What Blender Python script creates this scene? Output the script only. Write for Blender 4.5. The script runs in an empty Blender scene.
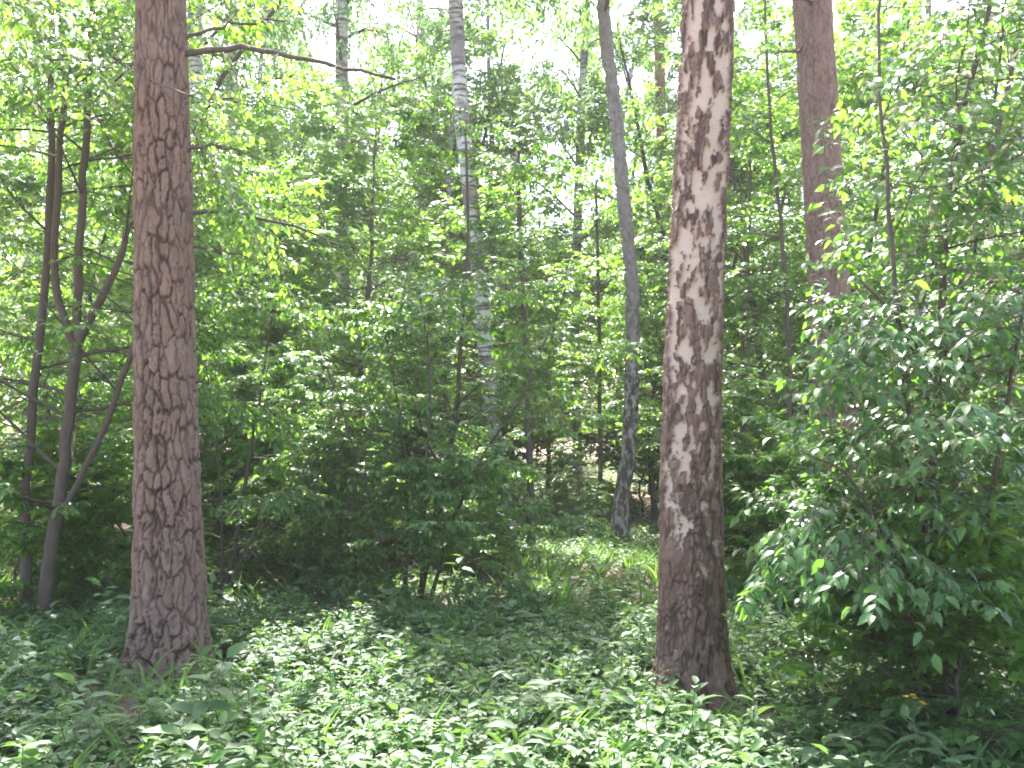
import bpy, math
import numpy as np

SC = bpy.context.scene
COL = SC.collection
R = math.radians

# ------------------------------------------------------------------ camera, sky, sun, exposure
F, HY, EYE = 1005.0, 440.0, 1.6           # focal length in pixels, horizon row, eye height
cam_d = bpy.data.cameras.new('camera')
cam = bpy.data.objects.new('camera', cam_d); COL.objects.link(cam)
cam.location = (0, 0, EYE); cam.rotation_euler = (R(90), 0, 0)
cam_d.sensor_width = 36; cam_d.lens = F * 36 / 1024
cam_d.shift_y = (HY - 384) / 1024
cam_d.clip_start = 0.05; cam_d.clip_end = 1000
SC.camera = cam

SUN_EL, SUN_AZ = 60.0, -12.0              # degrees; azimuth from +Y (ahead), minus = to the left
w = bpy.data.worlds.new('World'); SC.world = w; w.use_nodes = True
nt = w.node_tree
bg = nt.nodes['Background']
sky = nt.nodes.new('ShaderNodeTexSky'); sky.sky_type = 'NISHITA'; sky.sun_disc = False
sky.sun_elevation = R(SUN_EL); sky.sun_rotation = R(SUN_AZ)
sky.air_density = 1.0; sky.dust_density = 3.5; sky.ozone_density = 0.7
nt.links.new(sky.outputs[0], bg.inputs[0]); bg.inputs[1].default_value = 0.15
sun_d = bpy.data.lights.new('sun', 'SUN'); sun = bpy.data.objects.new('sun', sun_d); COL.objects.link(sun)
sun_d.energy = 5.0; sun_d.angle = R(0.53); sun_d.color = (1.0, 0.965, 0.91)
sun.rotation_euler = (R(SUN_EL - 90), 0, R(-SUN_AZ))
sun.location = (-5, 20, 30)
vs = SC.view_settings
vs.view_transform = 'Standard'; vs.look = 'None'; vs.exposure = 2.35; vs.gamma = 1; vs.use_curve_mapping = False
cy = SC.cycles
cy.max_bounces = 8; cy.diffuse_bounces = 5; cy.glossy_bounces = 2; cy.transmission_bounces = 5
cy.volume_bounces = 1; cy.use_denoising = True
cy.sample_clamp_indirect = 6
cy.caustics_reflective = False; cy.caustics_refractive = False
cy.filter_width = 1.8

# ------------------------------------------------------------------ mesh helpers
def rngf(seed): return np.random.default_rng(seed)

def nrm(a): return a / (np.linalg.norm(a, axis=-1, keepdims=True) + 1e-9)

class Geo:
    """collects vertices and faces of equal corner count and builds ONE mesh"""
    def __init__(s): s.V = []; s.Fc = []; s.n = 0
    def add(s, V, *faces):
        V = np.asarray(V, float).reshape(-1, 3)
        s.V.append(V)
        for f in faces: s.Fc.append(np.asarray(f, int) + s.n)
        s.n += len(V)
    def mesh(s, name, mats, smooth=False, attrs=None):
        me = bpy.data.meshes.new(name)
        V = np.concatenate(s.V)
        me.vertices.add(len(V)); me.vertices.foreach_set('co', V.astype(np.float32).ravel())
        idx = np.concatenate([f.ravel() for f in s.Fc])
        tot = np.concatenate([np.full(len(f), f.shape[1]) for f in s.Fc])
        me.loops.add(len(idx)); me.loops.foreach_set('vertex_index', idx.astype(np.int32))
        me.polygons.add(len(tot))
        me.polygons.foreach_set('loop_start', np.concatenate([[0], np.cumsum(tot)[:-1]]).astype(np.int32))
        me.polygons.foreach_set('loop_total', tot.astype(np.int32))
        if smooth: me.polygons.foreach_set('use_smooth', np.ones(len(tot), bool))
        for k, a in (attrs or {}).items():
            at = me.attributes.new(k, 'FLOAT', 'POINT'); at.data.foreach_set('value', np.asarray(a, np.float32))
        me.materials.append(mats)
        me.update(); me.validate()
        return me

def link(name, me, parent=None):
    o = bpy.data.objects.new(name, me); COL.objects.link(o)
    if parent is not None: o.parent = parent
    return o

def thing(name, label, cat, loc, group=None, rotz=0, scale=1.0):
    o = bpy.data.objects.new(name, None); COL.objects.link(o)
    o.empty_display_size = 0.2
    o.location = loc; o.rotation_euler = (0, 0, rotz); o.scale = (scale,) * 3
    o['label'] = label; o['category'] = cat
    if group: o['group'] = group
    return o

def tubes(geo, P, Rr, sides=5, cap=False):
    """P (m,n,3) polylines, Rr (m,n) radii"""
    P = np.asarray(P, float); Rr = np.asarray(Rr, float)
    if P.ndim == 2: P = P[None]; Rr = Rr[None]
    m, n, _ = P.shape
    T = nrm(np.gradient(P, axis=1))
    ref = np.where(np.abs(T[..., 2:3]) > 0.8, np.array([1.0, 0.2, 0]), np.array([0, 0, 1.0]))
    ref = np.broadcast_to(ref[:, :1], T.shape)       # one reference per tube: no twisting
    A = nrm(np.cross(T, ref)); B = np.cross(T, A)
    th = np.arange(sides) * 2 * np.pi / sides
    V = P[:, :, None] + Rr[:, :, None, None] * (A[:, :, None] * np.cos(th)[:, None] + B[:, :, None] * np.sin(th)[:, None])
    base = np.arange(m * (n - 1)); mi = base // (n - 1); ni = base % (n - 1)
    r0 = (mi * n + ni) * sides
    k = np.arange(sides); k2 = (k + 1) % sides
    q = np.stack([r0[:, None] + k, r0[:, None] + k2, r0[:, None] + sides + k2, r0[:, None] + sides + k], -1).reshape(-1, 4)
    fs = [q]
    if cap and sides >= 3:
        fs.append(np.array([[i * n * sides + (n - 1) * sides + a for a in range(sides)] for i in range(m)]))
    geo.add(V.reshape(-1, 3), *fs)

def resample(pts, n):
    pts = np.asarray(pts, float)
    d = np.concatenate([[0], np.cumsum(np.linalg.norm(np.diff(pts, axis=0), axis=1))])
    # Catmull-Rom smooth first
    ext = np.concatenate([[2 * pts[0] - pts[1]], pts, [2 * pts[-1] - pts[-2]]])
    out = []
    for s in np.linspace(0, d[-1], n):
        i = min(np.searchsorted(d, s, side='right') - 1, len(pts) - 2); i = max(i, 0)
        u = (s - d[i]) / max(d[i + 1] - d[i], 1e-9)
        p0, p1, p2, p3 = ext[i:i + 4]
        out.append(0.5 * ((2 * p1) + (-p0 + p2) * u + (2 * p0 - 5 * p1 + 4 * p2 - p3) * u ** 2 + (-p0 + 3 * p1 - 3 * p2 + p3) * u ** 3))
    return np.array(out)

# noise ------------------------------------------------------------
def _hash(i, j, k, seed):
    h = (i.astype(np.int64) * 374761393 + j.astype(np.int64) * 668265263 + k.astype(np.int64) * 2147483647 + seed * 1274126177) & 0xffffffff
    h = ((h ^ (h >> 13)) * 1274126177) & 0xffffffff
    h = ((h ^ (h >> 15)) * 2246822519) & 0xffffffff
    return ((h ^ (h >> 16)) & 0xffff) / 65535.0
def vnoise(p, seed=0):
    f = np.floor(p); u = p - f; u = u * u * (3 - 2 * u); f = f.astype(int)
    r = 0
    for a in (0, 1):
        for b in (0, 1):
            for c in (0, 1):
                wgt = (u[..., 0] if a else 1 - u[..., 0]) * (u[..., 1] if b else 1 - u[..., 1]) * (u[..., 2] if c else 1 - u[..., 2])
                r = r + wgt * _hash(f[..., 0] + a, f[..., 1] + b, f[..., 2] + c, seed)
    return r * 2 - 1
def fbm(p, octv=4, seed=0, gain=0.5):
    r = 0; a = 1; t = 0
    for o in range(octv):
        r = r + a * vnoise(p * 2.0 ** o, seed + o * 17); t += a; a *= gain
    return r / t
def sstep(a, b, x):
    t = np.clip((x - a) / (b - a), 0, 1); return t * t * (3 - 2 * t)

def gz(x, y):
    x = np.asarray(x, float); y = np.asarray(y, float)
    p = np.stack([x * 0.16, y * 0.16, np.zeros_like(x * y * 1.0)], -1)
    near = 0.07 * vnoise(p, 5) + 0.04 * vnoise(p * 3.1, 8)
    return near + 0.012 * np.clip(y - 12, 0, 100) ** 1.05

def wp(px, py, Y):                      # the place seen at a point of the photograph, Y metres ahead
    return np.array([(px - 512) / F * Y, Y, EYE + (HY - py) / F * Y])
def gp(px, Y):                          # a foot on the ground
    x = (px - 512) / F * Y
    return np.array([x, Y, float(gz(x, Y))])

# ------------------------------------------------------------------ materials
def mat(name):
    m = bpy.data.materials.new(name); m.use_nodes = True
    t = m.node_tree; t.nodes.clear()
    return m, t, t.nodes, t.links
def nd(t, typ, **kw):
    n = t.nodes.new(typ)
    for k, v in kw.items(): setattr(n, k, v)
    return n
def ramp(t, fac, stops):
    r = nd(t, 'ShaderNodeValToRGB'); e = r.color_ramp.elements
    while len(e) < len(stops): e.new(0.5)
    for i, (p, c) in enumerate(stops):
        e[i].position = p; e[i].color = (*c, 1)
    t.links.new(fac, r.inputs[0]); return r.outputs[0]
def mixc(t, fac, a, b, mode='MIX'):
    m = nd(t, 'ShaderNodeMix', data_type='RGBA', blend_type=mode)
    for s, v in ((m.inputs[0], fac), (m.inputs[6], a), (m.inputs[7], b)):
        if hasattr(v, 'links'): t.links.new(v, s)
        else: s.default_value = v if not isinstance(v, tuple) else (*v, 1)
    return m.outputs[2]

def leaf_mat(name, dark, light, trans, rough=0.34, tfac=0.5, gloss=0.75):
    m, t, N, L = mat(name)
    g = nd(t, 'ShaderNodeNewGeometry')
    rnd = g.outputs['Random Per Island']
    col = ramp(t, rnd, [(0.0, dark), (0.6, tuple((a + b) / 2 for a, b in zip(dark, light))), (1.0, light)])
    tcl = ramp(t, rnd, [(0.0, tuple(c * 0.75 for c in trans)), (0.7, trans), (1.0, tuple(min(c * k, 0.9) for c, k in zip(trans, (1.12, 1.12, 1.0))))])
    d = nd(t, 'ShaderNodeBsdfDiffuse'); L.new(col, d.inputs[0])
    tr = nd(t, 'ShaderNodeBsdfTranslucent'); L.new(tcl, tr.inputs[0])
    mx = nd(t, 'ShaderNodeMixShader'); mx.inputs[0].default_value = tfac
    L.new(d.outputs[0], mx.inputs[1]); L.new(tr.outputs[0], mx.inputs[2])
    gl = nd(t, 'ShaderNodeBsdfGlossy'); gl.inputs['Roughness'].default_value = rough
    fr = nd(t, 'ShaderNodeFresnel'); fr.inputs[0].default_value = 1.42
    mm = nd(t, 'ShaderNodeMath', operation='MULTIPLY'); mm.inputs[1].default_value = gloss; L.new(fr.outputs[0], mm.inputs[0])
    m2 = nd(t, 'ShaderNodeMixShader'); L.new(mm.outputs[0], m2.inputs[0]); L.new(mx.outputs[0], m2.inputs[1]); L.new(gl.outputs[0], m2.inputs[2])
    o = nd(t, 'ShaderNodeOutputMaterial'); L.new(m2.outputs[0], o.inputs[0])
    return m

def bark_mat(name, build):
    m, t, N, L = mat(name)
    p = nd(t, 'ShaderNodeBsdfPrincipled'); p.inputs['Roughness'].default_value = 0.85
    p.inputs['Specular IOR Level'].default_value = 0.25
    col, h, strength, dist = build(t)
    L.new(col, p.inputs['Base Color'])
    if h is not None:
        b = nd(t, 'ShaderNodeBump'); b.inputs['Strength'].default_value = strength; b.inputs['Distance'].default_value = dist
        L.new(h, b.inputs['Height']); L.new(b.outputs[0], p.inputs['Normal'])
    o = nd(t, 'ShaderNodeOutputMaterial'); L.new(p.outputs[0], o.inputs[0])
    return m
def noise(t, scale, detail=4, rough=0.6, sc=(1, 1, 1), off=0.0):
    c = nd(t, 'ShaderNodeTexCoord'); mp = nd(t, 'ShaderNodeMapping'); mp.inputs['Scale'].default_value = sc
    mp.inputs['Location'].default_value = (off, off, off)
    t.links.new(c.outputs['Object'], mp.inputs[0])
    n = nd(t, 'ShaderNodeTexNoise'); n.inputs['Scale'].default_value = scale; n.inputs['Detail'].default_value = detail
    n.inputs['Roughness'].default_value = rough
    t.links.new(mp.outputs[0], n.inputs['Vector']); return n.outputs[0]
def attr(t, name):
    a = nd(t, 'ShaderNodeAttribute', attribute_name=name); return a.outputs['Fac']

def b_pine(t):
    fine = noise(t, 60, 5, 0.7, (1, 1, 0.35))
    mid = noise(t, 9, 4, 0.6, (1, 1, 0.5), 3)
    plate = ramp(t, attr(t, 'plate'), [(0, (0.18, 0.102, 0.074)), (0.5, (0.25, 0.15, 0.112)), (1, (0.33, 0.21, 0.162))])
    plate = mixc(t, mid, plate, (0.235, 0.165, 0.132))
    plate = mixc(t, ramp(t, fine, [(0.35, (0, 0, 0)), (0.7, (0.55,) * 3)]), plate, (0.14, 0.085, 0.065))
    col = mixc(t, attr(t, 'crack'), plate, (0.05, 0.028, 0.021))
    return col, fine, 0.7, 0.008
def b_birch_old(t):
    fine = noise(t, 55, 5, 0.7, (1, 1, 0.5))
    tint = noise(t, 5, 3, 0.5, (1, 1, 0.4), 2)
    white = mixc(t, tint, (0.64, 0.505, 0.42), (0.47, 0.355, 0.285))
    lent = ramp(t, noise(t, 26, 2, 0.5, (0.6, 0.6, 5), 7), [(0.60, (0, 0, 0)), (0.72, (0.55,) * 3)])
    white = mixc(t, lent, white, (0.24, 0.16, 0.13))
    dark = mixc(t, attr(t, 'plate'), (0.17, 0.10, 0.076), (0.28, 0.18, 0.142))
    dark = mixc(t, ramp(t, fine, [(0.4, (0, 0, 0)), (0.65, (0.7,) * 3)]), dark, (0.10, 0.06, 0.048))
    dark = mixc(t, attr(t, 'crack'), dark, (0.045, 0.03, 0.025))
    col = mixc(t, attr(t, 'white'), dark, white)
    return col, fine, 0.6, 0.008
def b_birch_far(t):
    bands = ramp(t, noise(t, 7, 4, 0.65, (0.5, 0.5, 3.2)), [(0.50, (0, 0, 0)), (0.60, (1, 1, 1))])
    big = ramp(t, noise(t, 1.6, 3, 0.6, (1.4, 1.4, 1.0), 4), [(0.48, (0, 0, 0)), (0.62, (0.8,) * 3)])
    col = mixc(t, bands, (0.62, 0.58, 0.53), (0.10, 0.085, 0.075))
    col = mixc(t, big, col, (0.19, 0.16, 0.14))
    return col, bands, 0.4, 0.01
def b_birch_mid(t):
    bands = ramp(t, noise(t, 13, 4, 0.65, (1, 1, 0.5)), [(0.42, (0, 0, 0)), (0.54, (1, 1, 1))])
    col = mixc(t, bands, (0.44, 0.38, 0.34), (0.11, 0.085, 0.075))
    low = nd(t, 'ShaderNodeSeparateXYZ'); c = nd(t, 'ShaderNodeTexCoord'); t.links.new(c.outputs['Object'], low.inputs[0])
    up = ramp(t, low.outputs[2], [(0.0, (0, 0, 0)), (1.0, (1, 1, 1))])
    mr = nd(t, 'ShaderNodeMapRange'); t.links.new(low.outputs[2], mr.inputs[0])
    mr.inputs[1].default_value = 2.2; mr.inputs[2].default_value = 4.0; mr.inputs[3].default_value = 0; mr.inputs[4].default_value = 0.85
    grey = mixc(t, noise(t, 14, 4, 0.6, (1, 1, 0.5)), (0.19, 0.16, 0.14), (0.40, 0.345, 0.31))
    col = mixc(t, mr.outputs[0], col, grey)
    return col, bands, 0.5, 0.01
def b_stem(t):
    n = noise(t, 25, 4, 0.6, (1, 1, 0.4))
    return mixc(t, n, (0.055, 0.042, 0.034), (0.15, 0.122, 0.10)), n, 0.5, 0.004
def b_redpine(t):
    n = noise(t, 12, 4, 0.6, (1, 1, 0.4))
    return mixc(t, n, (0.20, 0.09, 0.05), (0.42, 0.23, 0.15)), n, 0.5, 0.01

M_PINE = bark_mat('pine_bark', b_pine); M_BOLD = bark_mat('old_birch_bark', b_birch_old)
M_BFAR = bark_mat('pale_birch_bark', b_birch_far); M_BMID = bark_mat('grey_birch_bark', b_birch_mid)
M_STEM = bark_mat('dark_stem_bark', b_stem); M_GREY = bark_mat('grey_brown_bark', lambda t: (mixc(t, noise(t, 30, 5, 0.65, (1, 1, 0.3)), (0.06, 0.046, 0.037), (0.16, 0.125, 0.10)), noise(t, 30, 5, 0.65, (1, 1, 0.3)), 0.5, 0.006)); M_RED = bark_mat('red_pine_bark', b_redpine)
M_BIG = leaf_mat('big_glossy_leaf', (0.040, 0.100, 0.036), (0.080, 0.165, 0.058), (0.25, 0.56, 0.05), 0.33, 0.5, 0.95)
M_LEAF = leaf_mat('broad_leaf', (0.045, 0.108, 0.036), (0.09, 0.19, 0.06), (0.36, 0.70, 0.06), 0.36, 0.56, 0.8)
M_LITE = leaf_mat('sunny_leaf', (0.055, 0.125, 0.032), (0.11, 0.22, 0.06), (0.42, 0.76, 0.06), 0.4, 0.6, 0.6)
M_BIRL = leaf_mat('birch_leaf', (0.055, 0.120, 0.043), (0.12, 0.21, 0.08), (0.34, 0.60, 0.12), 0.38, 0.54, 0.7)
M_HERB = leaf_mat('herb_leaf', (0.060, 0.118, 0.052), (0.125, 0.205, 0.09), (0.30, 0.54, 0.10), 0.5, 0.45, 0.55)
M_SEED = leaf_mat('seedling_leaf', (0.05, 0.11, 0.04), (0.11, 0.20, 0.065), (0.30, 0.60, 0.07), 0.45, 0.5, 0.55)
M_NEED = leaf_mat('pine_needle', (0.03, 0.06, 0.03), (0.05, 0.09, 0.04), (0.08, 0.14, 0.03), 0.4, 0.25, 0.5)

def ground_mat():
    m, t, N, L = mat('forest_floor')
    p = nd(t, 'ShaderNodeBsdfPrincipled'); p.inputs['Roughness'].default_value = 0.95; p.inputs['Specular IOR Level'].default_value = 0.1
    n1 = noise(t, 0.9, 4, 0.6); n2 = noise(t, 22, 5, 0.7, off=4); n3 = noise(t, 3.5, 4, 0.6, off=9)
    c = mixc(t, n2, (0.075, 0.05, 0.038), (0.25, 0.185, 0.15))
    c = mixc(t, ramp(t, n1, [(0.40, (0, 0, 0)), (0.6, (0.8,) * 3)]), c, (0.33, 0.25, 0.21))
    c = mixc(t, ramp(t, n3, [(0.52, (0, 0, 0)), (0.66, (0.8,) * 3)]), c, (0.06, 0.085, 0.03))
    L.new(c, p.inputs['Base Color'])
    b = nd(t, 'ShaderNodeBump'); b.inputs['Strength'].default_value = 0.8; b.inputs['Distance'].default_value = 0.03
    L.new(n2, b.inputs['Height']); L.new(b.outputs[0], p.inputs['Normal'])
    o = nd(t, 'ShaderNodeOutputMaterial'); L.new(p.outputs[0], o.inputs[0])
    return m
M_GND = ground_mat()

def flat_mat(name, c, rough=0.7):
    m, t, N, L = mat(name)
    p = nd(t, 'ShaderNodeBsdfPrincipled'); p.inputs['Roughness'].default_value = rough
    n = noise(t, 30, 3)
    L.new(mixc(t, n, tuple(x * 0.7 for x in c), tuple(min(1, x * 1.25) for x in c)), p.inputs['Base Color'])
    o = nd(t, 'ShaderNodeOutputMaterial'); L.new(p.outputs[0], o.inputs[0]); return m
M_HSTEM = flat_mat('herb_stem', (0.10, 0.14, 0.05)); M_YEL = flat_mat('yellow_petal', (0.75, 0.5, 0.04))
M_LIT = flat_mat('dry_leaf', (0.26, 0.17, 0.12))

# ------------------------------------------------------------------ ground
def axis(lo, hi, fine_lo, fine_hi, fs, cs):
    a = np.arange(fine_lo, fine_hi, fs)
    return np.concatenate([np.arange(lo, fine_lo, cs), a, np.arange(fine_hi, hi + cs, cs)])
gx = axis(-90, 90, -12, 12, 0.25, 3.0); gy = axis(-40, 120, -1, 22, 0.25, 3.0)
X, Y = np.meshgrid(gx, gy, indexing='ij')
G = Geo(); nx, ny = X.shape
I = np.arange(nx * ny).reshape(nx, ny)
G.add(np.stack([X, Y, gz(X, Y)], -1), np.stack([I[:-1, :-1], I[1:, :-1], I[1:, 1:], I[:-1, 1:]], -1).reshape(-1, 4))
gr = link('ground', G.mesh('ground', M_GND, True)); gr['kind'] = 'structure'; gr['label'] = 'bare brown forest soil with leaf litter'

# ------------------------------------------------------------------ leaves and growth
LEAF_NEAR = np.array([[0, 0, 0], [0.33, 0, 0], [0.68, 0, -0.06], [1, 0, -0.22], [0.27, 0.24, 0.09], [0.62, 0.20, 0.02], [0.27, -0.24, 0.07], [0.62, -0.20, 0.0]])
NEAR_T = np.array([[0, 1, 4], [2, 3, 5], [0, 6, 1], [2, 7, 3]]); NEAR_Q = np.array([[1, 2, 5, 4], [1, 6, 7, 2]])
LEAF_FAR = np.array([[0, 0, 0], [0.42, -0.27, 0.06], [1, 0, -0.06], [0.42, 0.27, 0.06]])
FAR_T = np.array([[0, 1, 2], [0, 2, 3]])

def add_leaves(geo, pos, d, n, size, near=True, width=1.0):
    d = nrm(d); n = nrm(n - (n * d).sum(-1, keepdims=True) * d); b = np.cross(n, d)
    T = LEAF_NEAR if near else LEAF_FAR
    k = len(T); m = len(pos)
    s = np.asarray(size).reshape(-1, 1, 1) * np.ones((m, 1, 1))
    V = pos[:, None] + s * (T[None, :, 0:1] * d[:, None] + width * T[None, :, 1:2] * b[:, None] + T[None, :, 2:3] * n[:, None])
    off = (np.arange(m) * k)[:, None, None]
    fs = [(NEAR_T[None] + off).reshape(-1, 3), (NEAR_Q[None] + off).reshape(-1, 4)] if near else [(FAR_T[None] + off).reshape(-1, 3)]
    geo.add(V.reshape(-1, 3), *fs)

UP = np.array([0, 0, 1.0])
def sprout(rng, P, Rr, n, tl, ang, length, npts=6, up=0.0, wob=0.12, planar=True, rfac=0.5, rmin=0.002, taper=0.25, prof=None, az=None):
    """n children on each of the m parent polylines; returns polylines and radii"""
    m, k, _ = P.shape
    t = np.linspace(tl[0], tl[1], n)[None] + rng.uniform(-0.5, 0.5, (m, n)) * (tl[1] - tl[0]) / max(n, 1)
    t = np.clip(t, 0.02, 0.995)
    f = t * (k - 1); i = np.clip(f.astype(int), 0, k - 2); u = (f - i)[..., None]
    mi = np.arange(m)[:, None]
    pos = P[mi, i] * (1 - u) + P[mi, i + 1] * u
    tan = nrm(P[mi, i + 1] - P[mi, i])
    r0 = Rr[mi, i] * (1 - u[..., 0]) + Rr[mi, i + 1] * u[..., 0]
    if planar:
        side = nrm(np.cross(tan, UP) + rng.normal(0, 0.12, tan.shape))
        sg = np.where((np.arange(n)[None] + rng.integers(0, 2, (m, 1))) % 2, 1.0, -1.0)[..., None]
        side = side * sg + UP * rng.normal(0, 0.22, sg.shape)
    else:
        a = az if az is not None else (np.arange(n)[None] * 2.4 + rng.uniform(0, 6.28, (m, 1)) + rng.normal(0, 0.35, (m, n)))
        r1 = nrm(np.cross(tan, np.array([1.0, 0.13, 0.05]))); r2 = np.cross(tan, r1)
        side = r1 * np.cos(a)[..., None] + r2 * np.sin(a)[..., None]
    al = np.radians(rng.uniform(ang[0], ang[1], (m, n)))[..., None]
    d = nrm(np.cos(al) * tan + np.sin(al) * nrm(side))
    L = length * rng.uniform(0.7, 1.2, (m, n))
    L = L * (prof(t) if prof is not None else (1.15 - 0.6 * t))
    pos = pos.reshape(-1, 3); d = d.reshape(-1, 3); L = L.reshape(-1, 1); M = m * n
    pts = [pos]; p = pos
    for s in range(npts - 1):
        d = nrm(d + np.array([0, 0, up]) / (npts - 1) + rng.normal(0, wob, (M, 3)) / math.sqrt(npts))
        p = p + d * L / (npts - 1); pts.append(p)
    Q = np.stack(pts, 1)
    rad = np.maximum(r0.reshape(-1, 1) * rfac, rmin) * np.linspace(1, taper, npts)[None]
    return Q, rad

def leaf_on(rng, P, n, size, ang=(40, 75), droop=0.25, tilt=0.35, svar=0.3):
    m, k, _ = P.shape
    t = np.linspace(0.12, 1.0, n)[None] + rng.uniform(-0.05, 0.05, (m, n)); t = np.clip(t, 0, 1)
    f = t * (k - 1); i = np.clip(f.astype(int), 0, k - 2); u = (f - i)[..., None]; mi = np.arange(m)[:, None]
    pos = P[mi, i] * (1 - u) + P[mi, i + 1] * u
    tan = nrm(P[mi, i + 1] - P[mi, i])
    side = nrm(np.cross(tan, UP)) * np.where(np.arange(n)[None] % 2, 1.0, -1.0)[..., None]
    a = np.radians(rng.uniform(ang[0], ang[1], (m, n)))[..., None]
    a[:, -1] *= 0.2
    d = nrm(np.cos(a) * tan + np.sin(a) * side + rng.normal(0, 0.18, pos.shape) - UP * droop * rng.uniform(0.3, 1.7, (m, n, 1)))
    nn = UP + rng.normal(0, tilt, pos.shape)
    s = size * rng.uniform(1 - svar, 1 + svar, (m, n))
    return pos.reshape(-1, 3), d.reshape(-1, 3), nn.reshape(-1, 3), s.reshape(-1)

def grow(rng, trunks, radii, spec, keep=None):
    """trunks: polylines; returns (wood Geo of limbs and twigs, leaf arrays)"""
    wood = Geo(); leaves = []
    lv = spec['levels']
    for P, Rr in zip(trunks, radii):
        P = np.asarray(P)[None]; Rr = np.asarray(Rr)[None]
        for li, s in enumerate(lv):
            P, Rr = sprout(rng, P, Rr, **s)
            if keep is not None:
                ok = keep(P[:, -1]) & keep(P[:, P.shape[1] // 2])
                P, Rr = P[ok], Rr[ok]
            tubes(wood, P, Rr, 5 if li == 0 else (4 if li == 1 else 3))
            if 'leaf_mid' in spec and li == len(lv) - 2:
                leaves.append(leaf_on(rng, P[:, P.shape[1] // 2:], spec['leaf_mid'], spec['size'], droop=spec.get('droop', 0.25), tilt=spec.get('tilt', 0.35)))
        leaves.append(leaf_on(rng, P, spec['leaf_n'], spec['size'], droop=spec.get('droop', 0.25), tilt=spec.get('tilt', 0.35)))
    L = [np.concatenate(a) for a in zip(*leaves)]
    if keep is not None:
        ok = keep(L[0]); L = [a[ok] for a in L]
    return wood, L

def trunk_poly(rng, pts, n, r0, r1, wob=0.0, flare=0.3):
    P = resample(pts, n)
    P[1:-1, :2] += rng.normal(0, wob, (n - 2, 2))
    t = np.linspace(0, 1, n)
    Rr = r0 * (1 - t) + r1 * t
    if P[0, 2] < 0.3: Rr = Rr * (1 + flare * np.exp(-np.clip(P[:, 2] - P[0, 2], 0, 9) / 0.18))
    Rr = Rr * (1 + rng.normal(0, 0.03, n))
    return P, Rr

# ------------------------------------------------------------------ detailed near trunks
def voro(s, z, circ, cw, ch, rng, jit=0.85):
    na = max(4, int(round(circ / cw))); cw = circ / na
    nz = int(np.ceil(z.max() / ch)) + 4
    jx = rng.uniform(-jit / 2, jit / 2, (na, nz)); jz = rng.uniform(-jit / 2, jit / 2, (na, nz))
    rid = rng.uniform(0, 1, (na, nz))
    ci = np.floor(s / cw).astype(int); cj = np.floor(z / ch).astype(int) + 1
    f1 = np.full(s.shape, 9e9); f2 = f1.copy(); idv = np.zeros(s.shape)
    for a in (-1, 0, 1):
        for b in (-1, 0, 1):
            i = ci + a; j = np.clip(cj + b, 0, nz - 1); ii = i % na
            off = 0.5 * (j % 2)
            px = (i + 0.5 + off * 0.6 + jx[ii, j]) ; pz = (j - 1 + 0.5 + jz[ii, j])
            d = np.hypot(s / cw - px, (z / ch - pz))
            new = d < f1
            f2 = np.where(new, f1, np.minimum(f2, d)); idv = np.where(new, rid[ii, j], idv); f1 = np.where(new, d, f1)
    return f1, f2, idv

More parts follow.
